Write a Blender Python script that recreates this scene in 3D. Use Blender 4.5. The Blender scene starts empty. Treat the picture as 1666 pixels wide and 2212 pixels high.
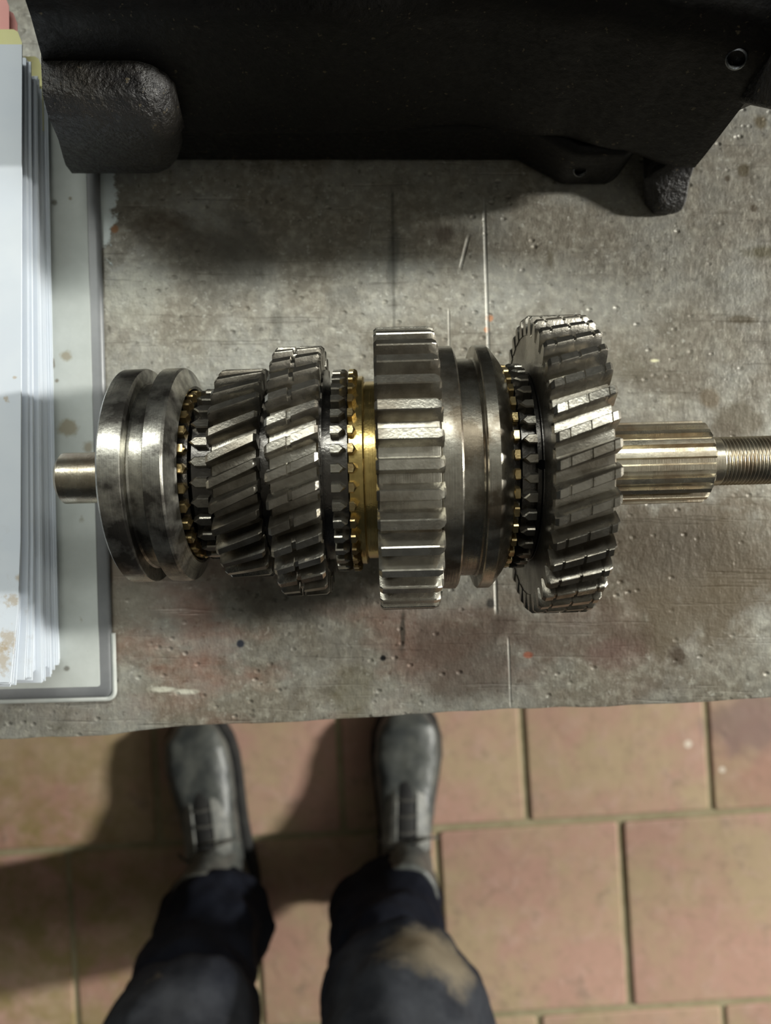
import bpy, bmesh, math, random
from mathutils import Vector, Matrix, noise as mnoise
PI = math.pi
C = bpy.context.scene.collection
SC = bpy.context.scene
CAM_Z = 1.25            # phone held level, looking straight down
BZ = 0.853              # bench top height
F = 1600.0              # focal length in pixels of the 1666 x 2212 frame

# ------------------------------------------------------------------ camera
cd = bpy.data.cameras.new('camera')
cam = bpy.data.objects.new('camera', cd); C.objects.link(cam)
cam.location = (0, 0, CAM_Z); cam.rotation_euler = (0, 0, 0)
cd.sensor_fit = 'VERTICAL'; cd.sensor_height = 36.0; cd.lens = 36.0*F/2212
cd.clip_start = 0.01
cd.dof.use_dof = True; cd.dof.focus_distance = 0.305; cd.dof.aperture_fstop = 7.6
SC.camera = cam
# ------------------------------------------------------------------ world, lamps, exposure
w = bpy.data.worlds.new('workshop_air'); SC.world = w; w.use_nodes = True
bg = w.node_tree.nodes['Background']
bg.inputs['Color'].default_value = (0.80, 0.92, 1.0, 1); bg.inputs['Strength'].default_value = 0.010

def lamp(name, loc, aim, sx, sy, power, col, spread=180):
    l = bpy.data.lights.new(name, 'AREA'); l.shape = 'RECTANGLE'; l.size = sx; l.size_y = sy
    l.energy = power; l.color = col; l.spread = math.radians(spread)
    o = bpy.data.objects.new(name, l); C.objects.link(o); o.location = loc
    d = Vector(aim) - Vector(loc); o.rotation_euler = d.to_track_quat('-Z', 'Y').to_euler()
    return o
# two tube lamps; each tube also throws light up at the ceiling
lamp('tube_lamp_bench', (-0.05, 1.05, 2.48), (-0.05, 0.95, 0), 2.3, 0.28, 25, (0.96, 1.0, 0.94))
lamp('tube_lamp_bench_up', (-0.05, 1.05, 2.50), (-0.05, 1.05, 3), 2.3, 0.28, 6, (0.96, 1.0, 0.94))
lamp('tube_lamp_aisle', (5.0, 0.58, 2.85), (0.0, -0.1, 0.5), 0.2, 0.5, 345, (1.0, 0.99, 0.92))
lamp('tube_lamp_aisle_up', (5.0, 0.58, 2.91), (5.0, 0.58, 4), 0.2, 0.5, 6, (1.0, 0.99, 0.92))
vs = SC.view_settings
vs.view_transform = 'Standard'; vs.look = 'None'; vs.gamma = 1.0; vs.use_curve_mapping = False
vs.exposure = 0.36

# ------------------------------------------------------------------ helpers
def P(px, py, z):
    d = CAM_Z - z
    return Vector(((px-833)/F*d, (1106-py)/F*d, z))

class MB:
    def __init__(s): s.v = []; s.f = []
    def add(s, vs, fs):
        o = len(s.v); s.v += [tuple(v) for v in vs]; s.f += [tuple(i+o for i in f) for f in fs]
    def loft(s, rings, closed=True, cap0=True, cap1=True):
        n = len(rings[0]); vs = [p for r in rings for p in r]; fs = []
        for i in range(len(rings)-1):
            for j in range(n if closed else n-1):
                k = (j+1) % n
                fs.append((i*n+j, i*n+k, (i+1)*n+k, (i+1)*n+j))
        if cap0: fs.append(tuple(range(n-1, -1, -1)))
        if cap1: fs.append(tuple((len(rings)-1)*n+j for j in range(n)))
        s.add(vs, fs)
    def box(s, x0, x1, y0, y1, z0, z1):
        s.loft([[(x0,y0,z),(x1,y0,z),(x1,y1,z),(x0,y1,z)] for z in (z0, z1)])
    def mesh(s, name, mat, angle=35, smooth=True):
        me = bpy.data.meshes.new(name); me.from_pydata(s.v, [], s.f)
        bm = bmesh.new(); bm.from_mesh(me)
        bmesh.ops.remove_doubles(bm, verts=bm.verts, dist=1e-6)
        bmesh.ops.recalc_face_normals(bm, faces=bm.faces); bm.to_mesh(me); bm.free()
        me.materials.append(mat)
        if smooth:
            for p in me.polygons: p.use_smooth = True
            me.set_sharp_from_angle(angle=math.radians(angle))
        return me
    def build(s, name, mat, parent=None, angle=35, smooth=True):
        return link(name, s.mesh(name, mat, angle, smooth), parent)

def link(name, me, parent=None):
    o = bpy.data.objects.new(name, me); C.objects.link(o)
    if parent: o.parent = parent
    return o
def empty(name, loc, rz=0):
    o = bpy.data.objects.new(name, None); C.objects.link(o); o.location = loc; o.rotation_euler = (0,0,rz)
    o.empty_display_size = .05
    return o
def tag(o, label=None, cat=None, group=None, kind=None):
    if label: o['label'] = label
    if cat: o['category'] = cat
    if group: o['group'] = group
    if kind: o['kind'] = kind
    return o
def bevel(o, w, seg=2, ang=30):
    m = o.modifiers.new('bevel', 'BEVEL'); m.width = w; m.segments = seg; m.limit_method = 'ANGLE'; m.angle_limit = math.radians(ang)
def circle(x, r, n, ph=0):
    return [(x, r*math.sin(ph+2*PI*k/n), r*math.cos(ph+2*PI*k/n)) for k in range(n)]
def lathe(prof, n=96):
    mb = MB(); mb.loft([circle(x, r, n) for x, r in prof]); return mb
def tube(pts, r, n=8):
    mb = MB(); rings = []
    for i, p in enumerate(pts):
        p = Vector(p); a = Vector(pts[max(i-1,0)]); b = Vector(pts[min(i+1,len(pts)-1)])
        t = (b-a).normalized(); u = t.orthogonal().normalized() if i == 0 else (u - t*u.dot(t)).normalized(); v = t.cross(u)
        rings.append([p+u*r*math.cos(2*PI*k/n)+v*r*math.sin(2*PI*k/n) for k in range(n)])
    mb.loft(rings); return mb

# ------------------------------------------------------------------ material helpers
class MT:
    def __init__(s, name):
        s.m = bpy.data.materials.new(name); s.m.use_nodes = True; s.nt = s.m.node_tree
        s.b = s.nt.nodes['Principled BSDF']; s.geo = s.nt.nodes.new('ShaderNodeNewGeometry'); s.pos = s.geo.outputs['Position']
        s.tc = s.nt.nodes.new('ShaderNodeTexCoord')
    def set(s, inp, v):
        i = inp if not isinstance(inp, str) else s.b.inputs[inp]
        if isinstance(v, bpy.types.NodeSocket): s.nt.links.new(v, i)
        elif isinstance(v, tuple) and len(v) == 3 and i.type == 'RGBA': i.default_value = (*v, 1)
        else: i.default_value = v
    def noise(s, scale, detail=4, rough=.55, vec=None, dist=0):
        n = s.nt.nodes.new('ShaderNodeTexNoise'); n.inputs['Scale'].default_value = scale; n.inputs['Detail'].default_value = detail
        n.inputs['Roughness'].default_value = rough; n.inputs['Distortion'].default_value = dist
        s.nt.links.new(vec or s.pos, n.inputs['Vector']); return n.outputs['Fac']
    def voro(s, scale, vec=None, feat='F1'):
        n = s.nt.nodes.new('ShaderNodeTexVoronoi'); n.inputs['Scale'].default_value = scale; n.feature = feat
        s.nt.links.new(vec or s.pos, n.inputs['Vector']); return n.outputs['Distance']
    def map(s, vec, scale=(1,1,1), rot=(0,0,0), loc=(0,0,0)):
        n = s.nt.nodes.new('ShaderNodeMapping'); n.inputs['Scale'].default_value = scale; n.inputs['Rotation'].default_value = rot
        n.inputs['Location'].default_value = loc; s.nt.links.new(vec, n.inputs['Vector']); return n.outputs[0]
    def ramp(s, f, a, b, lo=0.0, hi=1.0):
        n = s.nt.nodes.new('ShaderNodeMapRange'); n.inputs[1].default_value = a; n.inputs[2].default_value = b
        n.inputs[3].default_value = lo; n.inputs[4].default_value = hi; n.clamp = True; s.set(n.inputs[0], f); return n.outputs[0]
    def mix(s, f, a, b, mode='MIX'):
        n = s.nt.nodes.new('ShaderNodeMix'); n.data_type = 'RGBA'; n.blend_type = mode
        s.set(n.inputs[0], f); s.set(n.inputs[6], a); s.set(n.inputs[7], b); return n.outputs[2]
    def math(s, op, a, b=0.0, c=None):
        n = s.nt.nodes.new('ShaderNodeMath'); n.operation = op; s.set(n.inputs[0], a); s.set(n.inputs[1], b)
        if c is not None: s.set(n.inputs[2], c)
        return n.outputs[0]
    def dist(s, pt, scale=(1,1,0), wob=None):
        d = s.nt.nodes.new('ShaderNodeVectorMath'); d.operation = 'SUBTRACT'; s.nt.links.new(s.pos, d.inputs[0]); d.inputs[1].default_value = pt
        e = s.nt.nodes.new('ShaderNodeVectorMath'); e.operation = 'MULTIPLY'; s.nt.links.new(d.outputs[0], e.inputs[0]); e.inputs[1].default_value = scale
        l = s.nt.nodes.new('ShaderNodeVectorMath'); l.operation = 'LENGTH'; s.nt.links.new(e.outputs[0], l.inputs[0])
        return l.outputs['Value']
    def xyz(s, vec=None):
        n = s.nt.nodes.new('ShaderNodeSeparateXYZ'); s.nt.links.new(vec or s.pos, n.inputs[0]); return n.outputs
    def bump(s, h, strength=.3, dist=.001):
        n = s.nt.nodes.new('ShaderNodeBump'); n.inputs['Strength'].default_value = strength; n.inputs['Distance'].default_value = dist
        s.nt.links.new(h, n.inputs['Height']); s.nt.links.new(n.outputs[0], s.b.inputs['Normal'])
    def done(s, col, rough=.5, metal=0.0, **kw):
        s.set('Base Color', col); s.set('Roughness', rough); s.set('Metallic', metal)
        for k, v in kw.items(): s.set(k.replace('_', ' '), v)
        return s.m

def steel(name, a, b, r0, r1, patch=35, lo=.42, hi=.62, turned=False, metal=.96):
    t = MT(name)
    n1 = t.noise(patch, 5, .6); n2 = t.noise(260, 3)
    c = t.mix(t.ramp(n1, lo, hi), a, b)
    c = t.mix(t.ramp(n2, .35, .75, 0, .35), c, tuple(x*.45 for x in b))
    h = t.noise(900, 2)
    if turned:
        h = t.math('ADD', t.math('MULTIPLY', h, .5), t.noise(1, 3, .6, t.map(t.tc.outputs['Object'], (2200, 12, 12))))
    t.bump(h, .22, .0004)
    return t.done(c, t.ramp(n1, .3, .7, r0, r1), metal)
M = {}
M['gear'] = steel('oiled_gear_steel', (.40,.375,.325), (.17,.15,.12), .20, .38, metal=.93)
M['gear_light'] = steel('worn_gear_steel', (.50,.475,.41), (.25,.22,.175), .20, .38, metal=.91)
M['dark'] = steel('black_oiled_steel', (.16,.15,.14), (.07,.065,.06), .18, .32)
M['turned'] = steel('turned_sleeve_steel', (.56,.54,.48), (.10,.092,.082), .24, .36, 46, .44, .60, True)
M['turned_brown'] = steel('stained_sleeve_steel', (.50,.475,.41), (.14,.115,.085), .22, .38, 50, .38, .62, True)
M['shaft'] = steel('bare_shaft_steel', (.66,.61,.49), (.36,.29,.21), .22, .36, 60, .4, .65, True)
M['brass'] = steel('oiled_brass', (.90,.69,.27), (.58,.40,.14), .14, .26, 40, .38, .75, True)
M['brass_dark'] = steel('dull_brass', (.68,.53,.27), (.34,.24,.11), .24, .42, 80)

def m_bench():
    t = MT('worn_bench_steel')
    big = t.noise(5, 6, .62); mid = t.noise(22, 5, .6); fine = t.noise(210, 4, .6); st = t.noise(9, 6, .65, t.map(t.pos, (1,1,1), (0,0,.4), (3.1,.7,0)), .6)
    c = t.mix(t.ramp(big, .35, .65), (.24,.228,.195), (.325,.32,.29))
    c = t.mix(t.ramp(mid, .42, .60, 0, .72), c, (.165,.138,.098))
    c = t.mix(t.ramp(fine, .46, .70, 0, .45), c, (.50,.48,.40)); c = t.mix(t.ramp(t.noise(55, 5, .7, t.map(t.pos, (1,1,1), (0,0,0), (9,3,0))), .54, .70, 0, .6), c, (.09,.078,.055))
    c = t.mix(t.ramp(t.noise(330, 3, .6), .62, .70, 0, .55), c, (.52,.51,.45)); c = t.mix(t.ramp(t.noise(260, 3, .6, t.map(t.pos, (1,1,1), (0,0,0), (5,8,0))), .62, .70, 0, .6), c, (.07,.06,.045))
    c = t.mix(t.ramp(st, .57, .68, 0, .7), c, (.085,.062,.038))
    # rust red tint worn into the front of the sheet
    y = t.xyz()[1]; rn = t.noise(14, 4, .6, t.map(t.pos, (1,1.8,1), (0,0,0), (7,2,0)))
    band = t.math('MULTIPLY', t.ramp(t.dist(P(560,1400,BZ), (1,2.4,0)), .03, .16, 1, 0), t.ramp(rn, .46, .66, 0, .75))
    c = t.mix(band, c, (.25,.10,.065))
    b2 = t.math('MULTIPLY', t.ramp(t.dist(P(1230,1400,BZ), (1,2.2,0)), .02, .10, 1, 0), t.ramp(rn, .40, .62, 0, .6))
    c = t.mix(b2, c, (.13,.055,.035))
    # brown oil, lower right
    wn = t.noise(40, 4, .65)
    for px, py, r, sx, sy, col, k in [
        (1480,1215,.062,1,1.0,(.085,.06,.035),.8),(1480,1340,.035,1,1.3,(.10,.075,.045),.65),(1250,1370,.03,.7,1.6,(.08,.05,.035),.6),(620,1290,.03,.6,2,(.07,.06,.045),.6), (1600,1180,.03,1,1,(.09,.065,.035),.6), (1470,1415,.008,1,1,(.06,.04,.025),.9),
        (1600,690,.011,1,3.2,(.09,.07,.04),.85), (1650,545,.014,1,2.6,(.10,.085,.04),.8), (1535,860,.006,1,1,(.12,.085,.045),.7),
        (1600,905,.016,1,1.6,(.10,.08,.05),.8), (1560,935,.010,1,1.6,(.09,.07,.045),.75), (1605,368,.004,1,1,(.09,.07,.035),.9), (1645,265,.005,1,1,(.13,.10,.05),.8),
        (1572,385,.0025,1,1,(.08,.06,.035),.9), (1630,450,.0025,1,1,(.08,.06,.035),.9), (1460,300,.003,1,1,(.10,.08,.05),.7), (960,505,.007,1,1,(.07,.05,.035),.7),
        (1190,560,.007,2.5,1,(.11,.095,.06),.6), (850,560,.012,3,.6,(.08,.08,.07),.6), (520,555,.02,1,1,(.09,.085,.07),.5),
        (870,1360,.010,5,.8,(.05,.045,.035),.8), (520,1390,.0022,1,1,(.035,.04,.055),1.0), (828,1421,.0017,1,1,(.01,.01,.01),1.0), (1060,1303,.003,1,1,(.02,.02,.02),.8),
        (1140,1415,.003,1,1.4,(.35,.10,.05),.85), (1058,688,.0026,1,1,(.45,.20,.09),.9), (1052,712,.002,1,1,(.40,.17,.07),.9), (247,495,.0022,1,1,(.28,.13,.05),.9),
        (1415,779,.0030,1,2.4,(.75,.72,.48),.95), (357,1489,.0021,.28,1,(.60,.58,.48),.9), (400,1494,.0021,.25,1,(.62,.60,.50),.9), (300,640,.02,1,1,(.34,.33,.27),.35), (250,1290,.03,1,.8,(.30,.27,.22),.4), (600,690,.012,3,1,(.08,.075,.06),.5), (740,640,.012,1,1.6,(.10,.095,.08),.5), (1350,800,.008,.4,1,(.16,.14,.10),.5), (1330,1420,.02,1,2,(.12,.06,.05),.4), (760,1500,.02,1.6,1,(.13,.11,.06),.5),
        (1010,1420,.035,1,1.3,(.09,.065,.05),.6), (470,590,.03,1,1,(.12,.115,.10),.4)]:
        d = t.math('ADD', t.dist(P(px,py,BZ), (sx,sy,0)), t.math('MULTIPLY', t.math('SUBTRACT', wn, .5), r*1.9))
        c = t.mix(t.ramp(d, r*.55, r, k, 0), c, col)
    # flaked white paint beside the binder
    x = t.xyz()[0]
    d = t.math('ADD', t.dist(P(226,425,BZ), (1.9,.42,0)), t.math('MULTIPLY', t.math('SUBTRACT', t.noise(95,5,.75), .5), .034))
    wp = t.ramp(d, .0095, .0125, .95, 0); c = t.mix(wp, c, (.80,.88,.88))
    # scribed lines: value along x shifted with y
    hs = None
    for px, py0, py1, sl, wd, k in [(1046,440,1330,-.030,.0011,.9), (848,420,760,-.012,.0012,-.8), (1099,1390,1530,-.035,.0007,.8), (970,680,760,-.01,.0006,.5), (1010,520,590,.25,.0012,.7), (800,500,520,.1,.0008,.6)]:
        p = P(px, py0, BZ); q = P(px, py1, BZ)
        dx = t.math('ABSOLUTE', t.math('SUBTRACT', t.math('SUBTRACT', x, p.x), t.math('MULTIPLY', t.math('SUBTRACT', y, p.y), sl)))
        line = t.math('MULTIPLY', t.ramp(dx, wd*.3, wd, 1, 0), t.math('MULTIPLY', t.ramp(y, q.y, q.y+.004), t.ramp(y, p.y, p.y+.004, 1, 0)))
        c = t.mix(t.math('MULTIPLY', line, abs(k)*.75), c, (.38,.37,.33) if k > 0 else (.07,.065,.05))
        hs = line if hs is None else t.math('ADD', hs, t.math('MULTIPLY', line, 0 if k < 0 else 1))
    pits = t.ramp(t.voro(120, t.map(t.pos, (1,1.3,1), (0,0,.6))), .0, .22, -1, 0)
    sel = t.ramp(t.noise(30, 2), .46, .56)
    scr = t.ramp(t.noise(1, 3, .6, t.map(t.pos, (14, 330, 10), (0,0,.9))), .62, .72)
    h = t.math('ADD', t.math('ADD', t.math('MULTIPLY', t.noise(110, 6, .78), .55), t.math('MULTIPLY', t.noise(1, 4, .65, t.map(t.pos, (260, 90, 10), (0,0,.35))), .35)), t.math('MULTIPLY', t.math('MULTIPLY', pits, sel), .8))
    h = t.math('ADD', h, t.math('MULTIPLY', scr, -.25)); h = t.math('ADD', h, t.math('MULTIPLY', hs, -.5))
    h = t.math('ADD', h, t.math('MULTIPLY', wp, .4))
    t.bump(h, .62, .0016)
    r = t.ramp(mid, .3, .7, .36, .52)
    met = t.math('MULTIPLY', t.ramp(wp, 0, 1, 1, 0), .22)
    return t.done(c, r, met)
M['bench'] = m_bench()
def m_cast(name, ca, cb, bs, sp):
    t = MT(name); n = t.noise(45, 6, .65); n2 = t.noise(330, 4, .65)
    c = t.mix(t.ramp(n, .4, .7), ca, cb)
    c = t.mix(t.ramp(t.noise(420, 2), .68, .74, 0, .6), c, (.16,.13,.08))
    t.bump(t.math('ADD', t.math('MULTIPLY', n, 1.4), t.math('MULTIPLY', n2, .5)), bs, .0025)
    return t.done(c, t.ramp(n2, .3, .7, .36, .62), 0.0, Specular_IOR_Level=sp)
M['cast'] = m_cast('greasy_black_iron', (.0035,.003,.003), (.008,.007,.006), .28, .25)
M['grime_lit'] = m_cast('grimy_lit_black_iron', (.010,.009,.010), (.028,.024,.019), 1.0, .65)
def m_plain(name, a, b, scale, rough, spec=.5, bs=0, bscale=200, **kw):
    t = MT(name); c = t.mix(t.ramp(t.noise(scale, 5, .6), .35, .68), a, b)
    if bs: t.bump(t.noise(bscale, 4, .6), bs, .001)
    return t.done(c, rough, 0.0, Specular_IOR_Level=spec, **kw)
def m_paper():
    t = MT('white_paper'); wn = t.noise(160, 5, .7)
    c = t.mix(t.ramp(t.noise(30, 3), .4, .7), (.60,.645,.71), (.65,.69,.74))
    z = .9036
    for px, py, r, sx, sy in [(25,1297,.006,1,1.2),(18,1385,.007,1,.8),(5,1425,.009,1.4,.8),(30,815,.0016,1,1.4),(13,862,.0026,1.3,.8),(40,1250,.003,1,1)]:
        d = t.math('ADD', t.dist(P(px,py,z), (sx,sy,1.5)), t.math('MULTIPLY', t.math('SUBTRACT', t.noise(420, 4, .7), .5), r*2.0))
        c = t.mix(t.ramp(d, r*.3, r*.75, .6, 0), c, (.40,.30,.17))
    p = P(110,1440,BZ+.02)
    d = t.math('MULTIPLY', t.ramp(t.dist((p.x-.004,p.y,0), (1,.22,0)), .004, .020, 1, 0), t.ramp(wn, .58, .72, 0, .25))
    c = t.mix(d, c, (.32,.27,.20))
    return t.done(c, .75, 0.0, Specular_IOR_Level=.2)
M['paper'] = m_paper()
M['yellow'] = m_plain('pale_yellow_card', (.66,.64,.32), (.72,.69,.38), 30, .7, .2)
M['pink'] = m_plain('salmon_pink_card', (.74,.36,.33), (.80,.42,.38), 30, .7, .2)
def m_cover():
    t = MT('dirty_white_cover'); c = t.mix(t.ramp(t.noise(28, 6, .65), .38, .7), (.46,.485,.46), (.56,.585,.56)); wn = t.noise(150, 4, .7)
    c = t.mix(t.ramp(t.noise(75, 4, .6, t.map(t.pos, (1,1,1), (0,0,0), (4,4,0))), .66, .72, 0, .6), c, (.22,.18,.11))
    for px, py, r, sx, sy, col in [(140,767,.0040,1,1.1,(.30,.26,.18)),(146,925,.0062,1,1.1,(.27,.23,.15)),(113,784,.003,2,.8,(.18,.15,.10)),(117,437,.002,1,1,(.12,.11,.08)),(151,428,.0014,1,1,(.22,.18,.11)),(190,966,.004,1,1,(.28,.24,.17)),(144,1444,.002,1,1,(.14,.13,.11)),(122,822,.0014,1,1,(.2,.17,.12))]:
        d = t.math('ADD', t.dist(P(px,py,BZ+.005), (sx,sy,0)), t.math('MULTIPLY', t.math('SUBTRACT', wn, .5), r*1.6))
        c = t.mix(t.ramp(d, r*.5, r, .8, 0), c, col)
    return t.done(c, .5, 0.0, Specular_IOR_Level=.35)
M['cover'] = m_cover()
M['bead'] = m_plain('pale_plastic_bead', (.40,.42,.40), (.52,.53,.50), 60, .3, .5)
M['edge'] = m_plain('grey_plastic_edge', (.13,.135,.14), (.18,.185,.19), 40, .35, .5)
def m_tile():
    t = MT('terracotta_tile'); info = t.nt.nodes.new('ShaderNodeObjectInfo'); rnd = info.outputs['Random']
    n = t.noise(6, 6, .6); n2 = t.noise(26, 5, .6, None, .5)
    c = t.mix(rnd, (.40,.235,.175), (.46,.285,.225)); c = t.mix(t.ramp(n, .42, .60, 0, .85), c, (.42,.325,.20)); c = t.mix(t.ramp(t.noise(45, 5, .7), .50, .72, 0, .55), c, (.28,.20,.14))
    c = t.mix(t.ramp(n2, .52, .74, 0, .6), c, (.50,.34,.28)); c = t.mix(t.ramp(t.noise(13, 5, .65), .60, .74, 0, .65), c, (.15,.125,.085))
    x, y, z = t.xyz()
    gr = t.math('MULTIPLY', t.ramp(t.dist(P(40,2000,0), (1,.8,0)), .12, .42, 1, 0), t.ramp(t.noise(18, 5, .65), .42, .62, 0, .8))
    c = t.mix(gr, c, (.25,.20,.07))
    d = t.math('ADD', t.dist(P(1620,1560,0), (1,1.3,0)), t.math('MULTIPLY', t.math('SUBTRACT', n2, .5), .12)); c = t.mix(t.ramp(d, .05, .09, .6, 0), c, (.20,.135,.135))
    for px, py, r in [(1487,1607,.0075),(1561,1663,.006)]: c = t.mix(t.ramp(t.dist(P(px,py,0)), r*.7, r, .9, 0), c, (.75,.66,.55))
    t.bump(n2, .4, .004)
    return t.done(c, .62, 0.0, Specular_IOR_Level=.3)
M['tile'] = m_tile()
M['grout'] = m_plain('mossy_grout', (.27,.235,.14), (.36,.31,.20), 30, .85, .2, .6, 60)
def m_trouser():
    t = MT('dusty_navy_workwear_lit_knees'); n = t.noise(20, 5, .65); z = t.xyz()[2]
    c = t.mix(t.ramp(n, .4, .7), (.006,.0072,.012), (.012,.014,.021))
    knee_lit = t.math('MULTIPLY', t.ramp(z, .44, .52), t.ramp(n, .30, .62, .25, .8)); c = t.mix(knee_lit, c, (.05,.053,.060))  # paler grey from the knees up imitates light falling there
    for ctr, r in ((Vector((.055,-.44,.50)), .07), (Vector((-.25,-.462,.50)), .022)):
        d = t.math('ADD', t.dist(ctr, (1,1.3,1.6)), t.math('MULTIPLY', t.math('SUBTRACT', t.noise(50, 5, .7), .5), .06))
        c = t.mix(t.ramp(d, r*.5, r, .75, 0), c, (.20,.165,.115))
    t.bump(t.noise(700, 2), .3, .001)
    return t.done(c, .85, 0.0, Specular_IOR_Level=.06)
M['trouser'] = m_trouser()
def m_boot():
    t = MT('dusty_black_leather'); n = t.noise(30, 5, .65)
    c = t.mix(t.ramp(n, .35, .7), (.042,.047,.047), (.115,.12,.108)); t.bump(t.noise(160, 5, .6), .35, .002)
    return t.done(c, .40, 0.0, Specular_IOR_Level=.5)
M['boot'] = m_boot()
M['flap'] = m_plain('lit_grey_leather', (.10,.105,.10), (.22,.22,.20), 60, .5, .4, .3, 200)  # paler than the boot leather, to imitate light on the flaps
M['sole'] = m_plain('black_rubber', (.015,.015,.016), (.03,.03,.028), 40, .7, .3)
M['lace'] = m_plain('grey_lace', (.05,.05,.045), (.10,.095,.085), 200, .8, .2)

# ------------------------------------------------------------------ floor (structure) with its tiles
rng = random.Random(4)
floor = MB(); floor.box(-2.6, 2.6, -2.2, 2.0, -.06, -.004)
floor = floor.build('floor', M['grout'], None, smooth=False); tag(floor, kind='structure')
cl = MB(); cl.box(-3.5, 6.2, -3, 3.5, 3.60, 3.68)
M['ceiling'] = m_plain('ceiling_paint', (.42,.43,.42), (.50,.50,.48), 3, .8, .2)
tag(cl.build('ceiling', M['ceiling'], None, smooth=False), kind='structure')
ROT = .057; PX, PY = .3115, .3215
org = P(1340, 1768, 0); ca, sa = math.cos(ROT), math.sin(ROT)
tm = []
for v in range(4):
    hx, hy = (PX-.0085-.001*v)/2, (PY-.0095-.0008*v)/2; ring = []; r = random.Random(v)
    def outline(ins, z):
        pts = []
        for cx, cy, a0 in ((1,1,0),(-1,1,90),(-1,-1,180),(1,-1,270)):
            for k in range(4):
                a = math.radians(a0+k*30); rr = .006
                pts.append((cx*(hx-rr)+ (rr-ins)*math.cos(a), cy*(hy-rr)+(rr-ins)*math.sin(a), z))
        return pts
    mb = MB(); mb.loft([outline(0, -.004), outline(0, -.002), outline(.0012, -.0004), outline(.004, 0)]); tm.append(mb.mesh('tile', M['tile'], 50))
for j in range(-4, 3):
    for i in range(-5, 4):
        u = (i+.5)*PX + (0 if j % 2 else PX/2); vv = (j+.5)*PY
        if j % 2: u = (i+.5)*PX
        x = org.x + u*ca - vv*sa; y = org.y + u*sa + vv*ca
        o = link('tile', tm[rng.randrange(4)], floor); o.location = (x, y, rng.uniform(-.0006, .0006)); o.rotation_euler = (rng.uniform(-.003,.003), rng.uniform(-.003,.003), ROT+rng.uniform(-.004,.004))

# ------------------------------------------------------------------ workbench
BR = .0565
bench = empty('workbench', (0, 0, 0)); tag(bench, 'steel-topped workbench, scratched and oil-stained, under the gears and binder', 'workbench')
e0 = P(833, 1551, BZ)   # a point of the front edge
def bl(u, v, z): return (e0.x+u*math.cos(BR)-v*math.sin(BR), e0.y+u*math.sin(BR)+v*math.cos(BR), z)
us = [-.9+i*.006 for i in range(301)]
def edge(u):
    n = mnoise.noise(Vector((u*9, 1.3, 0)))*.0022 + mnoise.noise(Vector((u*60, 4.3, 0)))*.0008
    if -.15 < u < -.07: n += .0022*math.sin((u+.15)/.08*PI)
    return n
top = MB()
rows = []
for v, z in ((.002, BZ-.004), (0, BZ-.0032), (0, BZ-.0006), (.0009, BZ), (.03, BZ), (.85, BZ), (.85, BZ-.004)):
    rows.append([bl(u, v + (edge(u) if v < .02 else 0), z) for u in us])
top.loft(rows, closed=False, cap0=False, cap1=False)
n = len(us)
top.add([p for p in rows[0]]+[p for p in rows[-1]], [(i, i+1, n+i+1, n+i) for i in range(n-1)])
top.build('bench_top', M['bench'], bench, 40)
M['frame'] = m_plain('dark_painted_frame', (.05,.055,.06), (.08,.085,.085), 20, .6)
def bbox(name, u0, u1, v0, v1, z0, z1):
    mb = MB(); mb.loft([[bl(u,v,z) for u,v in ((u0,v0),(u1,v0),(u1,v1),(u0,v1))] for z in (z0,z1)])
    o = mb.build(name, M['frame'], bench, smooth=False); bevel(o, .002); return o
bbox('front_rail', -.88, .88, .02, .06, BZ-.064, BZ-.004); bbox('rear_rail', -.88, .88, .79, .83, BZ-.064, BZ-.004)
for u in (-.88, .83):
    bbox('side_rail', u, u+.05, .06, .79, BZ-.064, BZ-.004)
    for v in (.06, .74): bbox('leg', u, u+.05, v, v+.05, 0, BZ-.064)

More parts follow.
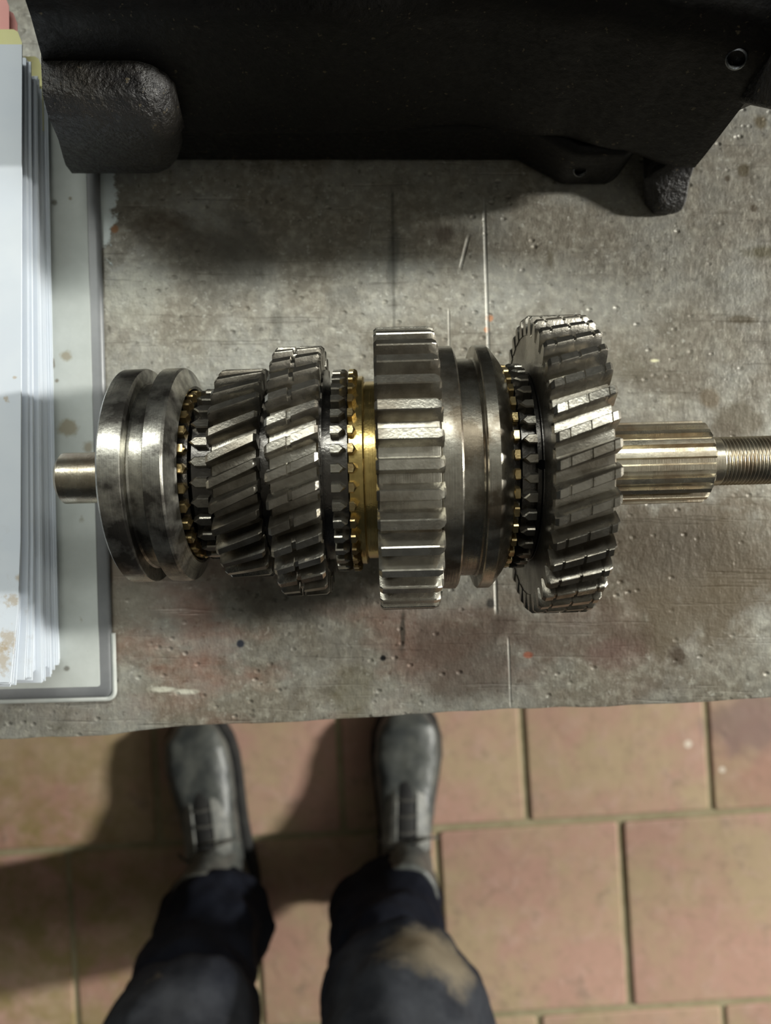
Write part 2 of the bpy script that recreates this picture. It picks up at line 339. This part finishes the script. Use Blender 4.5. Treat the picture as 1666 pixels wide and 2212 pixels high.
# ------------------------------------------------------------------ gearbox mainshaft
AX_Y, AX_R = .0188, .0653
ms = empty('gearbox_mainshaft', (0, AX_Y, BZ), .0264)
tag(ms, 'oily steel gearbox shaft carrying helical gears and brass rings, lying across the bench', 'gear shaft')
ms['label'] = 'oily gearbox shaft with its stack of gears, lying across the steel bench'
def on_axis(o): o.location = (0, 0, AX_R); return o
def lpart(name, prof, mat, label=None, n=96, parent=ms, angle=30):
    o = lathe(prof, n).build(name, mat, parent, angle)
    if parent is ms: on_axis(o)
    if label: o['label'] = label
    return o
def tooth(x0, x1, rr, rt, N, tb, notches=(), depth=.0012, tip=.15, root=.33, mid=.245, cham=.0012, pointed=0):
    """one gear tooth: trapezoid section swept along the shaft with its helix; angle 0 = straight up at mid width"""
    p = 2*PI/N; xm = (x0+x1)/2; sec = [(x0, -cham*.9, .82), (x0+cham, 0, 1)]
    for a, b in notches: sec += [(a-.0002, 0, 1), (a+.0001, -depth, 1), (b-.0001, -depth, 1), (b+.0002, 0, 1)]
    L = x1-x0
    for k in range(1, 6): 
        x = x0+L*k/6
        if not any(a-.0006 < x < b+.0006 for a, b in notches): sec.append((x, 0, 1))
    if pointed: sec += [(x1-pointed, 0, 1), (x1-pointed*.35, -.0006, .62), (x1, -.0026, .20)]
    else: sec += [(x1-cham, 0, 1), (x1, -cham*.9, .82)]
    sec.sort(key=lambda s: s[0]); rings = []
    hm = (rr+rt)/2
    for x, dr, k in sec:
        tw = tb*(x-xm)/rt; r1 = rt+dr
        h = [(-root*p, rr-.0010), (-(root-.035)*p, rr+.0006), (-mid*p*(.5+.5*k), min(hm, r1-.0006)), (-(tip+.035)*p*k, r1-.0005), (-tip*p*k, r1), (tip*p*k, r1), ((tip+.035)*p*k, r1-.0005), (mid*p*(.5+.5*k), min(hm, r1-.0006)), ((root-.035)*p, rr+.0006), (root*p, rr-.0010)]
        rings.append([(x, r*math.sin(a+tw), r*math.cos(a+tw)) for a, r in h])
    mb = MB(); mb.loft(rings); return mb
def dog(x0, x1, rr, rt, N, sgn, w=.27, point=.5):
    """short engagement tooth, its point towards sgn*x"""
    p = 2*PI/N; L = abs(x1-x0); a, b = (x0, x1) if sgn > 0 else (x1, x0)
    def plan(r, w, e): return [(a, -w*p, r), (a+sgn*L*(1-point), -w*p, r), (b+sgn*e, 0, r), (a+sgn*L*(1-point), w*p, r), (a, w*p, r)]
    lay = [plan(rr-.0008, w*1.12, .0004), plan(rt-.0006, w*1.0, 0), plan(rt, w*.78, -.0009)]
    mb = MB(); mb.loft([[(x, r*math.sin(t), r*math.cos(t)) for x, t, r in l] for l in lay]); return mb
def around(name, mb, mat, N, ph, parent, angle=25, skip=()):
    me = mb.mesh(name, mat, angle)
    for k in range(N):
        if k in skip: continue
        o = link(name, me, parent); o.rotation_euler = (-(ph+2*PI*k/N), 0, 0)
# shaft core and its stub
sh = lpart('shaft', [(-.1447,.0098),(-.1432,.0114),(-.11,.0114),(-.1095,.016),(.088,.016),(.0885,.0150),(.142,.0150)], M['shaft'], 'bare round stub of the shaft')
# --- left sleeve (synchroniser hub)
lpart('synchro_sleeve', [(-.1122,.016),(-.1122,.044),(-.1122,.0459),(-.1112,.0471),(-.1032,.0472),(-.1024,.0468),(-.1022,.0460),(-.1020,.0412),(-.1012,.0406),(-.0955,.0406),(-.0944,.0410),(-.0942,.0462),(-.0937,.0471),(-.0868,.0472),(-.0858,.0466),(-.0835,.0405),(-.0826,.0392),(-.0830,.0380),(-.0905,.0378),(-.0905,.016)], M['turned'], 'smooth grooved steel sleeve')
br1 = lpart('brass_synchro_ring', [(-.0880,.017),(-.0880,.0334),(-.0850,.0338),(-.0800,.0338),(-.0800,.017)], M['dark'], 'oil-blackened ring with small brass teeth inside the sleeve mouth')
around('ring_tooth', dog(-.0838, -.0800, .0338, .0372, 28, 1, .25, .3), M['brass_dark'], 28, .02, br1)
dr1 = lpart('dog_ring', [(-.0790,.016),(-.0790,.0330),(-.0782,.0342),(-.0695,.0342),(-.0695,.016)], M['dark'], 'dark ring of pointed steel dog teeth')
around('dog_tooth', dog(-.0785, -.0712, .0338, .0378, 28, -1, .25, .36), M['gear'], 28, .085, dr1)
# --- helical gears
def hgear(x0, x1, rr, rt, N, tb, ph, notches, mat, label, bore=.016, rim=.0):
    g = lpart('helical_gear', [(x0+.0004,bore),(x0+.0004,rr-.0012),(x0+.0012,rr),(x1-.0012,rr),(x1-.0004,rr-.0012),(x1-.0004,bore)], mat, label)
    around('tooth', tooth(x0, x1, rr, rt, N, tb, notches, .0018 if len(notches) == 1 else .0007), mat, N, ph, g)
    return g
tb = .44; g1 = hgear(-.0698, -.0500, .0393, .0460, 28, .44, .077+.44*.0099/.046, (), M['gear'], 'smallest helical gear, no notches in its teeth')
lpart('hub_collar', [(-.0502,.016),(-.0502,.0372),(-.0455,.0372),(-.0455,.016)], M['dark'], 'dark collar between two helical gears', 64)
def xn(px, r=.055): return (px-833)/F*(CAM_Z-BZ-AX_R-r)
a2 = (xn(618), xn(627)); g2 = hgear(-.0456, -.0253, .0480, .0550, 32, .40, -.02+.40*.00,  (a2,), M['gear'], 'middle helical gear with one notch per tooth')
c2 = lpart('hub_collar', [(-.0257,.016),(-.0257,.0448),(-.0248,.0448),(-.0247,.0393),(-.0215,.0393),(-.0215,.016)], M['dark'], 'thin dark collar beside the middle gear')
dr2 = lpart('dog_ring', [(-.0216,.016),(-.0216,.0402),(-.0150,.0402),(-.0148,.0385),(-.0148,.016)], M['dark'], 'dark ring of pointed steel dog teeth')
around('dog_tooth', dog(-.0214, -.0157, .0400, .0447, 36, 1, .25, .42), M['gear_light'], 36, -.03, dr2)
br2 = lpart('brass_synchro_ring', [(-.0148,.017),(-.0148,.0400),(-.0143,.0412),(-.0118,.0416),(-.0090,.0418),(-.0084,.0412),(-.0083,.0388),(-.0076,.0388),(-.0076,.017)], M['brass'], 'toothed brass ring')
around('ring_tooth', dog(-.0146, -.0114, .0408, .0448, 36, 1, .27, .42), M['brass_dark'], 36, -.03, br2)
lpart('brass_bush', [(-.0080,.0165),(-.0080,.0393),(-.0030,.0393),(-.0030,.0165)], M['brass'], 'bright smooth brass band')
# --- sliding spur gear with fork groove
sg = lpart('sliding_gear', [(-.0034,.016),(-.0034,.0530),(-.0026,.0541),(.0196,.0541),(.0210,.0537),(.0213,.0530),(.0217,.0534),(.0290,.0536),(.0297,.0530),(.0299,.0486),(.0303,.0480),(.0378,.0480),(.0384,.0486),(.0386,.0531),(.0391,.0536),(.0436,.0536),(.0446,.0529),(.0484,.0480),(.0498,.0458),(.0494,.0440),(.0400,.0435),(.0400,.016)], M['turned_brown'], 'large straight-toothed gear with grooved collar')
around('tooth', tooth(-.0036, .0222, .0541, .0621, 34, 0, (), tip=.16, root=.34, mid=.25, cham=.0012, pointed=.0026), M['gear_light'], 34, -.0267, sg)
# --- right synchro and big gear
br3 = lpart('brass_synchro_ring', [(.0415,.017),(.0415,.0420),(.0500,.0418),(.0530,.0406),(.0530,.017)], M['dark'], 'oil-blackened ring with brass teeth beside the big gear')
around('ring_tooth', dog(.0492, .0524, .0415, .0450, 36, -1, .27, .4), M['brass_dark'], 36, .05, br3)
dr3 = lpart('dog_ring', [(.0533,.016),(.0533,.0390),(.0540,.0402),(.0592,.0402),(.0592,.016)], M['dark'], 'dark ring of pointed steel dog teeth')
around('dog_tooth', dog(.0535, .0592, .0400, .0452, 36, -1, .25, .45), M['gear'], 36, .01, dr3)
c3 = lpart('hub_collar', [(.0590,.016),(.0590,.0415),(.0596,.0424),(.0612,.0424),(.0616,.0418),(.0619,.0424),(.0630,.0426),(.0630,.016)], M['dark'], 'black collar with a small drilled hole')
def hole(x, r, ang, rad, parent):
    mb = MB(); n = 14; mb.loft([[(x+rad*math.cos(2*PI*k/n), rad*math.sin(2*PI*k/n), z) for k in range(n)] for z in (r-.004, r+.0002)])
    o = mb.build('oil_hole', M['pit'], parent); o.rotation_euler = (-ang, 0, 0); return o
M['pit'] = m_plain('hole_black', (.002,.002,.002), (.003,.003,.003), 20, .9, .0)
hole(.0611, .0424, -.045, .0020, c3)
n3 = [(xn(p-2.6, .0653), xn(p+2.6, .0653)) for p in (1233, 1280, 1327)]
g3 = hgear(.0618, .0860, .0582, .0653, 39, .345, .345*(.0)/.0653, n3, M['gear'], 'largest helical gear with three fine notches per tooth')
# --- spline and threaded end
mb = MB(); NS = 20; rings = []
for x, ro in ((.0855,.0183),(.1402,.0183),(.1415,.0166),(.1415,.0110)):
    ring = []
    for k in range(NS):
        for f, top in ((-.30,0),(-.20,1),(.0,1),(.20,1),(.30,0),(.5,0)):
            a = 2*PI*(k+f+.42)/NS; r = ro if top else min(ro, .0157)
            ring.append((x, r*math.sin(a), r*math.cos(a)))
    rings.append(ring)
mb.loft(rings); o = on_axis(mb.build('spline', M['shaft'], ms, 25)); o['label'] = 'straight-grooved spline section'
mb = MB(); rings = []; pit = .00165; x = .1410
while x < .192:
    ring = []
    for k in range(48):
        a = 2*PI*k/48; r = .0109
        if x > .1478: r -= .00075*min(1,(x-.1478)/.001)*abs(((x/pit + k/48) % 1)*2-1)**1.2
        ring.append((x, r*math.sin(a), r*math.cos(a)))
    rings.append(ring); x += pit/7
mb.loft(rings); o = on_axis(mb.build('threaded_end', M['shaft'], ms, 60)); o['label'] = 'threaded end of the shaft'

# ------------------------------------------------------------------ black gearbox housing
hs = empty('gearbox_housing', (0, .25, BZ)); tag(hs, 'greasy black cast-iron gearbox housing standing behind the gear shaft', 'gearbox housing')
HM = Matrix.Translation((0, -.25, 0))
def hb(mb): mb.v = [tuple(HM @ Vector(v)) for v in mb.v]; return mb
def lerp(tab, x):
    for (x0, y0), (x1, y1) in zip(tab, tab[1:]):
        if x <= x1: t = max(0, (x-x0)/(x1-x0)); t = t*t*(3-2*t); return y0+(y1-y0)*t
    return tab[-1][1]
YB = [(-.12,.1834),(-.02,.1843),(.038,.188),(.08,.182),(.112,.1745),(.148,.167)]
ZB = [(-.12,.028),(.05,.028),(.11,.031),(.148,.028)]
body = MB(); rings = []; HT = .132
for i in range(46):
    x = -.150+.300*i/45
    yb, zb = lerp(YB, x), lerp(ZB, x)
    ring = []
    sec = [(.40, zb), (yb+.03, zb-.001), (yb+.010, zb), (yb+.003, zb+.003), (yb, zb+.010), (yb+.0005, zb+.022), (yb+.003, .080), (yb+.006, HT-.018), (yb+.012, HT-.006), (yb+.025, HT), (.40, HT+.004)]
    for y, z in sec:
        xx = x
        if x < -.10:                      # the left end leans out towards the bench
            k = (-.10-x)/.05; xl = lerp([(.0,-.159),(.02,-.1588),(.081,-.1448),(.122,-.1346),(.2,-.125)], z); xx = -.10+(xl+.10)*k
        ring.append((xx, y, z))
    rings.append(ring)
body.loft(rings); o = hb(body).build('housing_body', M['cast'], hs, 60)
s = o.modifiers.new('sub', 'SUBSURF'); s.levels = 1; s.render_levels = 2; s.subdivision_type = 'SIMPLE'
# mounting lug, lower left
lug = MB(); rings = []
for i in range(15):
    t = i/14; rings.append([])
    for y, z, xr in [(.250,.0200,-.1085),(.178,.0200,-.1083),(.1728,.0202,-.1080),(.1714,.022,-.1045),(.1700,.034,-.0995),(.1690,.045,-.0972),(.1664,.066,-.0930),(.1666,.073,-.0920),(.1690,.081,-.0915),(.1745,.0875,-.0915),(.184,.0895,-.093),(.205,.091,-.093),(.250,.091,-.093)]:
        xl = lerp([(.0,-.159),(.02,-.1588),(.081,-.1440),(.122,-.1346)], z)
        e = 0; k = max(0, (t-.74)/.26)                       # rounded right end
        x = xl+(xr-xl)*(t if k == 0 else .74+.26*math.sin(k*PI/2)); y2 = y+.012*(1-math.cos(k*PI/2)) if y < .2 else y
        z2 = z-.012*(1-math.cos(k*PI/2)) if z > .05 else z
        rings[-1].append((x, y2, z2))
lug.loft(rings); o = hb(lug).build('mounting_lug', M['grime_lit'], hs, 60)
s = o.modifiers.new('sub', 'SUBSURF'); s.levels = 1; s.render_levels = 2; s.subdivision_type = 'SIMPLE'
# block under the body: boss at right, rest added to cut light
def slab(name, out, z0, z1, bw):
    mb = MB(); mb.loft([[(x,y,z) for x,y in out] for z in (z0,z1)]); o = hb(mb).build(name, M['cast'], hs, 50); bevel(o, bw, 3); return o
slab('sump_light_block', [(-.120,.196),(-.116,.1872),(.070,.1872),(.088,.1775),(.093,.1742),(.117,.1742),(.1225,.1765),(.1255,.182),(.1255,.38),(-.120,.38)], .0, .0365, .004)
# bell flange on the right: plate across the shaft direction, with a foot
fl = MB(); out = [(.1592,0),(.1590,.0045),(.1610,.009),(.1700,.0135),(.1745,.020),(.1770,.031),(.1780,.050),(.1770,.0695),(.1720,.085),(.1655,.0955),(.156,.110),(.150,.125),(.150,.150),(.18,.165),(.38,.165),(.38,0)]
def xl(y, z):
    a = lerp([(.0,.1385),(.012,.1390),(.028,.1440),(.05,.1465),(.2,.1465)], z)
    if z < .02: a -= max(0, min(1, (y-.160)/.02))*.008
    return a
NX = 5; rings = []
for i in range(NX):
    f = i/(NX-1); rg = []
    for y, z in out:
        yy = y + (.0016 if i in (0, NX-1) and y < .2 else 0) + (.004 if z < .012 and y < .165 and i == 0 else 0)
        rg.append((xl(y, z)+(.1580-xl(y, z))*f, yy, z))
    rings.append(rg)
fl.loft(rings); o = hb(fl).build('bell_flange', M['grime_lit'], hs, 50); bevel(o, .0015, 2, 40)  # lighter iron on the flange stands in for light on its rim
fl2 = MB(); fl2.box(.156, .30, .150, .38, .100, .165); o = hb(fl2).build('bell_rim', M['cast'], hs, 50); bevel(o, .008, 3)
M['thread'] = steel('bright_thread', (.36,.38,.39), (.10,.10,.11), .25, .4, 300)
def threaded(c, axis, r, L):
    q = Vector((1,0,0)).rotation_difference(Vector(axis)); mb = MB(); n = 20; rings = []
    for k in range(17):
        x = -L+L*k/16; rr = r*(1 if k % 4 else .86)
        rings.append([Vector(c)+HM.translation+q@Vector((x, rr*math.sin(2*PI*j/n), rr*math.cos(2*PI*j/n))) for j in range(n)])
    mb.loft(rings, True, True, False); o = mb.build('threaded_hole', M['thread'], hs, 40); o['label'] = 'bright threaded hole'; return o
threaded((.0992,.1738,.020), (0,-.75,.66), .0035, .008)
threaded((.1346,.1736,.1125), (-.45,-.75,.48), .0040, .008)

# ------------------------------------------------------------------ ring binder with its pages
RB = .0265
bd = empty('ring_binder', (-.145, -.0985, BZ), RB); tag(bd, 'open ring binder holding a thick stack of white pages, stained with oil', 'binder')
def rrect(x0, x1, y0, y1, r, z, k=5):
    pts = []
    for cx, cy, a0 in ((x1-r,y1-r,0),(x0+r,y1-r,90),(x0+r,y0+r,180),(x1-r,y0+r,270)):
        for i in range(k+1):
            a = math.radians(a0+90*i/k); pts.append((cx+r*math.cos(a), cy+r*math.sin(a), z))
    return pts
mb = MB(); mb.loft([rrect(-.295+e, 0-e, e, .330-e, .004, z) for e, z in ((.0016,0),(.0003,.0008),(0,.002),(.0004,.0034),(.0018,.0042))])
mb.build('cover_edge', M['edge'], bd, 50)
mb = MB(); mb.loft([rrect(-.289, -.0062, .0062, .3238, .0012, z, 2) for z in (.003, .0047)]); o = mb.build('cover_panel', M['cover'], bd); o['label'] = 'dirty white inside panel of the cover'
o = tube([Vector((-.29,-.0008,.0026))]+[Vector(p) for p in rrect(-.296, .0008, -.0008, .3308, .004, .0026, 5)[-6:]]+[Vector((.0008, .034, .0026))], .0013, 8).build('edge_bead', M['bead'], bd); o['label'] = 'pale welded bead around the cover'
# rings that hold the pages (left of the frame)
for yy in (.085, .165, .245):
    o = tube([(-.252+.022*math.cos(a), yy, .028+.024*math.sin(a)) for a in [2*PI*k/24 for k in range(25)]], .0016).build('binder_ring', M['gear_light'], bd)
rng = random.Random(11)
BRx, BRy = -.1722, -.0780; NP = 44; z = .0052
inv = Matrix.Rotation(-RB, 4, 'Z') @ Matrix.Translation((.145, .0985, 0))
def page(name, mat, rx, ry, rot, z, th, wd, hh, tab=None, curl=0):
    """one leaf: lower right corner at (rx, ry) in the room, turned by rot, slightly sagging at its free edge"""
    q = inv @ Matrix.Translation((rx, ry, 0)) @ Matrix.Rotation(rot, 4, 'Z')
    nx, ny = 6, 10; vs = []; xs = [0,-.003,-.012,-.05,-.12,-wd]; xs = xs[:nx]
    for s in (0, 1):
        for j in range(ny):
            yy = hh*j/(ny-1)
            for i in range(nx):
                xx = xs[i]
                if curl: xx -= curl*max(0, 1-yy/.07)**2*(1 if i < 4 else 0)
                p = q @ Vector((xx, yy, 0)); vs.append((p.x, p.y, z+s*th))
    o = MB(); N1 = nx*ny; fs = []
    for s in (0, 1):
        for j in range(ny-1):
            for i in range(nx-1):
                a = s*N1+j*nx+i; f = (a, a+1, a+nx+1, a+nx); fs.append(f if s else f[::-1])
    bd_ = [j*nx for j in range(ny)] + [(ny-1)*nx+i for i in range(1, nx)] + [j*nx+nx-1 for j in range(ny-2, -1, -1)] + [i for i in range(nx-2, 0, -1)]
    for k in range(len(bd_)):
        a, b = bd_[k], bd_[(k+1) % len(bd_)]; fs.append((a, b, b+N1, a+N1))
    o.add(vs, fs)
    if tab:
        x0, x1, y0, y1, c = tab
        pts = [(x0,y0),(x1,y0),(x1,y1-c*1.6),(x1-c*.5,y1-c*.3),(x1-c,y1),(x0,y1)]
        o.loft([[(lambda p: (p.x, p.y, zz))(q @ Vector((x, y, 0))) for x, y in pts] for zz in (z+.0001, z+th-.0001)])
    return o.build(name, mat, bd, 60)
dz = .0455/NP
fan = 0
for i in range(NP):
    t = i/(NP-1)
    if i % 5 == 0: fan = rng.uniform(-.0016, .0016); fy = rng.uniform(-.0035, .003)
    rot = .0245*(1-t)**.8 - .004*t + rng.uniform(-.0012, .0012)
    page('page', M['paper'], BRx+fan+rng.uniform(-.0008,.0008)+.0012*math.sin(t*5), BRy+fy+rng.uniform(-.0012,.0012)-.0035*math.sin(t*PI), rot, .0050+i*dz, dz*.62, .205, .2988, None, .0045*max(0, t-.55)/.45)
def divider(mat, rx_px, top_px, low_px, z, mat_name, right_px=None, c=.004):
    a = P(rx_px, top_px, BZ+z); b = P(rx_px, low_px, BZ+z)
    rot = .0245*(1-(z-.005)/.045)
    q = Matrix.Translation((BRx-.001, BRy, 0)) @ Matrix.Rotation(rot, 4, 'Z'); qi = q.inverted()
    la, lb = qi @ Vector((a.x, a.y, 0)), qi @ Vector((b.x, b.y, 0))
    pb = q @ Vector((-.004, .15, 0)); o = page('divider', mat, pb.x, pb.y, rot, z, .0004, .19, .145, (-.10, la.x+.004, lb.y-.15, la.y-.15, c)); o['label'] = mat_name
divider(M['yellow'], 92, 122, 283, .0170, 'yellow index divider with a side tab')
divider(M['yellow'], 48, 64, 100, .0425, 'yellow index divider near the top')
divider(M['pink'], 20, -14, 80, .0370, 'pink index divider')
divider(M['pink'], 38, 24, 80, .0315, 'pink index divider with rounded corner')

# ------------------------------------------------------------------ person: trousers and boots
pr = empty('person', (-.10, -.60, 0)); tag(pr, 'person in dusty navy work trousers and black lace-up boots, standing at the bench', 'person')
PI_ = Matrix.Translation((.10, .60, 0))
def remesh_build(name, mb, mat, parent, vox, smooth=4, disp=None):
    mb.v = [tuple(PI_ @ Vector(v)) for v in mb.v]
    o = mb.build(name, mat, parent, 180)
    r = o.modifiers.new('remesh', 'REMESH'); r.mode = 'VOXEL'; r.voxel_size = vox; r.use_smooth_shade = True
    s = o.modifiers.new('smooth', 'SMOOTH'); s.factor = .5; s.iterations = smooth
    for sc, st in (disp or ()):
        tx = bpy.data.textures.new('folds', 'CLOUDS'); tx.noise_scale = sc; tx.noise_depth = 1
        d = o.modifiers.new('folds', 'DISPLACE'); d.texture = tx; d.strength = st; d.mid_level = .5; d.texture_coords = 'LOCAL'
    dg = bpy.context.evaluated_depsgraph_get(); me = bpy.data.meshes.new_from_object(o.evaluated_get(dg))
    o.modifiers.clear(); o.data = me
    for p in me.polygons: p.use_smooth = True
    return o
def ell(c, rx, ry, n=28, tilt=0, ph=0, wob=0):
    out = []
    for k in range(n):
        a = 2*PI*k/n; m = 1+wob*math.sin(3*a+ph)+wob*.6*math.sin(5*a-1.7*ph)
        x, y = rx*m*math.cos(a), ry*m*math.sin(a); out.append((c[0]+x, c[1]+y, c[2]+tilt*y))
    return out
tr = MB()
LEG = {-1: [((-.258,-.592,.115),.062,.056),((-.256,-.598,.135),.078,.068),((-.250,-.600,.175),.088,.076),((-.250,-.600,.24),.078,.074),((-.244,-.600,.32),.075,.074),((-.228,-.592,.40),.074,.076),((-.212,-.560,.455),.080,.090),((-.206,-.558,.50),.081,.094),((-.195,-.585,.60),.084,.092),((-.165,-.64,.76),.090,.098),((-.135,-.70,.90),.095,.11)],
       1: [((.030,-.565,.115),.056,.052),((.020,-.575,.135),.070,.062),((.006,-.580,.175),.082,.074),((.004,-.585,.24),.079,.074),((.006,-.582,.32),.077,.075),((.010,-.570,.40),.077,.077),((.018,-.530,.455),.083,.092),((.022,-.532,.50),.085,.095),((.012,-.565,.60),.088,.094),((-.015,-.63,.76),.092,.10),((-.045,-.70,.90),.096,.11)]}
for sd, rows in LEG.items():
    tr.loft([ell(c, rx, ry, 28, 0, i*1.9+sd, .05 if i < 5 else .025) for i, (c, rx, ry) in enumerate(rows)])
tr.loft([ell((-.09,-.71,z), rx, ry, 28) for z, rx, ry in ((.84,.13,.10),(.90,.165,.12),(.96,.17,.125),(1.02,.165,.12))])
remesh_build('trousers', tr, M['trouser'], pr, .0075, 4, ((.09, .030), (.035, .010)))

def boot(toe, heel, tag_):
    toe, heel = Vector(toe), Vector(heel); L = (toe-heel).length; d = (toe-heel)/L; q = Vector((d.y, -d.x))
    def W(s, t, z): p = heel + d*s*L + q*t; return (p.x, p.y, z)
    # s from heel 0 to toe 1 : half width, height of the upper
    st = [(.0,.024,.075),(.03,.034,.095),(.12,.038,.11),(.25,.038,.115),(.38,.040,.110),(.50,.045,.097),(.62,.050,.083),(.74,.054,.075),(.84,.052,.071),(.92,.044,.064),(.97,.031,.052),(1.0,.013,.036)]
    up = MB(); rings = []
    for s, hw, h in st:
        ring = []
        for k in range(24):
            a = 2*PI*k/24; cx, cz = math.cos(a), math.sin(a)
            ring.append(W(s, hw*math.copysign(abs(cx)**.75, cx), .022+(h-.022)*(.5+.5*math.copysign(abs(cz)**.85, cz))))
        rings.append(ring)
    up.loft(rings)
    sh_ = [(.10,.047),(.13,.046),(.16,.047),(.20,.049)]
    c0 = heel + d*L*.235
    up.loft([[(c0.x+q.x*r*.92*math.cos(2*PI*k/24)+d.x*r*1.15*math.sin(2*PI*k/24), c0.y+q.y*r*.92*math.cos(2*PI*k/24)+d.y*r*1.15*math.sin(2*PI*k/24), z) for k in range(24)] for z, r in [(.04,.036)]+sh_])
    b = remesh_build('boot', up, M['boot'], pr, .0045, 3, ((.03,.004),))
    b['label'] = tag_
    so = MB()
    def out(e, z): return [W(s, hw+e, z) for s, hw, h in st] + [W(s, -hw-e, z) for s, hw, h in reversed(st)]
    so.loft([out(.004,0), out(.0055,.004), out(.006,.022), out(.003,.028)]); so.v = [tuple(PI_ @ Vector(v)) for v in so.v]
    so.build('sole', M['sole'], b, 40)
    # tongue with eyelet flaps and laces over the instep
    tg = MB(); rings = []
    for s, z in ((.66,.074),(.58,.085),(.50,.096),(.43,.106),(.37,.120),(.33,.145)):
        rings.append([W(s, t, z+dz_) for t, dz_ in ((-.020,-.003),(-.012,.003),(0,.005),(.012,.003),(.020,-.003),(.012,-.010),(-.012,-.010))])
    tg.loft(rings); tg.v = [tuple(PI_ @ Vector(v)) for v in tg.v]; tg.build('tongue', M['sole'], b, 60)
    for sgn in (-1, 1):
        fp = MB(); rings = []
        for s, z in ((.61,.078),(.55,.088),(.47,.098),(.41,.107),(.36,.122)):
            rings.append([W(s, sgn*t, z+e) for t, e in ((.013,.001),(.016,.006),(.028,.0015),(.037,-.010),(.034,-.016),(.018,-.006))])
        fp.loft(rings); fp.v = [tuple(PI_ @ Vector(v)) for v in fp.v]; fp.build('eyelet_flap', M['flap'], b, 60)
    rr = random.Random(int(abs(toe.x)*1000))
    for s, z in ((.57,.092),(.50,.102),(.43,.111),(.38,.122)):
        j = rr.uniform(-.012,.012)
        o = tube([PI_ @ Vector(W(s+j*t_/.02, t_, z-.010*(abs(t_)/.024)**2)) for t_ in (-.024,-.014,-.005,.005,.014,.024)], .0024, 6).build('lace', M['lace'], b, 60)
    for sgn in (-1, 1):
        pts = [W(.39+.05*math.sin(u*PI)*sgn*.4+.06*u*(1-u), sgn*(.004+.045*u), .124-.03*u*u+.010*math.sin(u*PI)) for u in [k/8 for k in range(9)]]
        tube([PI_ @ Vector(p) for p in pts], .0022, 6).build('lace', M['lace'], b, 60)
boot((-.322,-.338), (-.245,-.640), 'dark leather boot, toe turned out')
boot((.036,-.318), (.030,-.628), 'dark leather boot, toe under the bench edge')
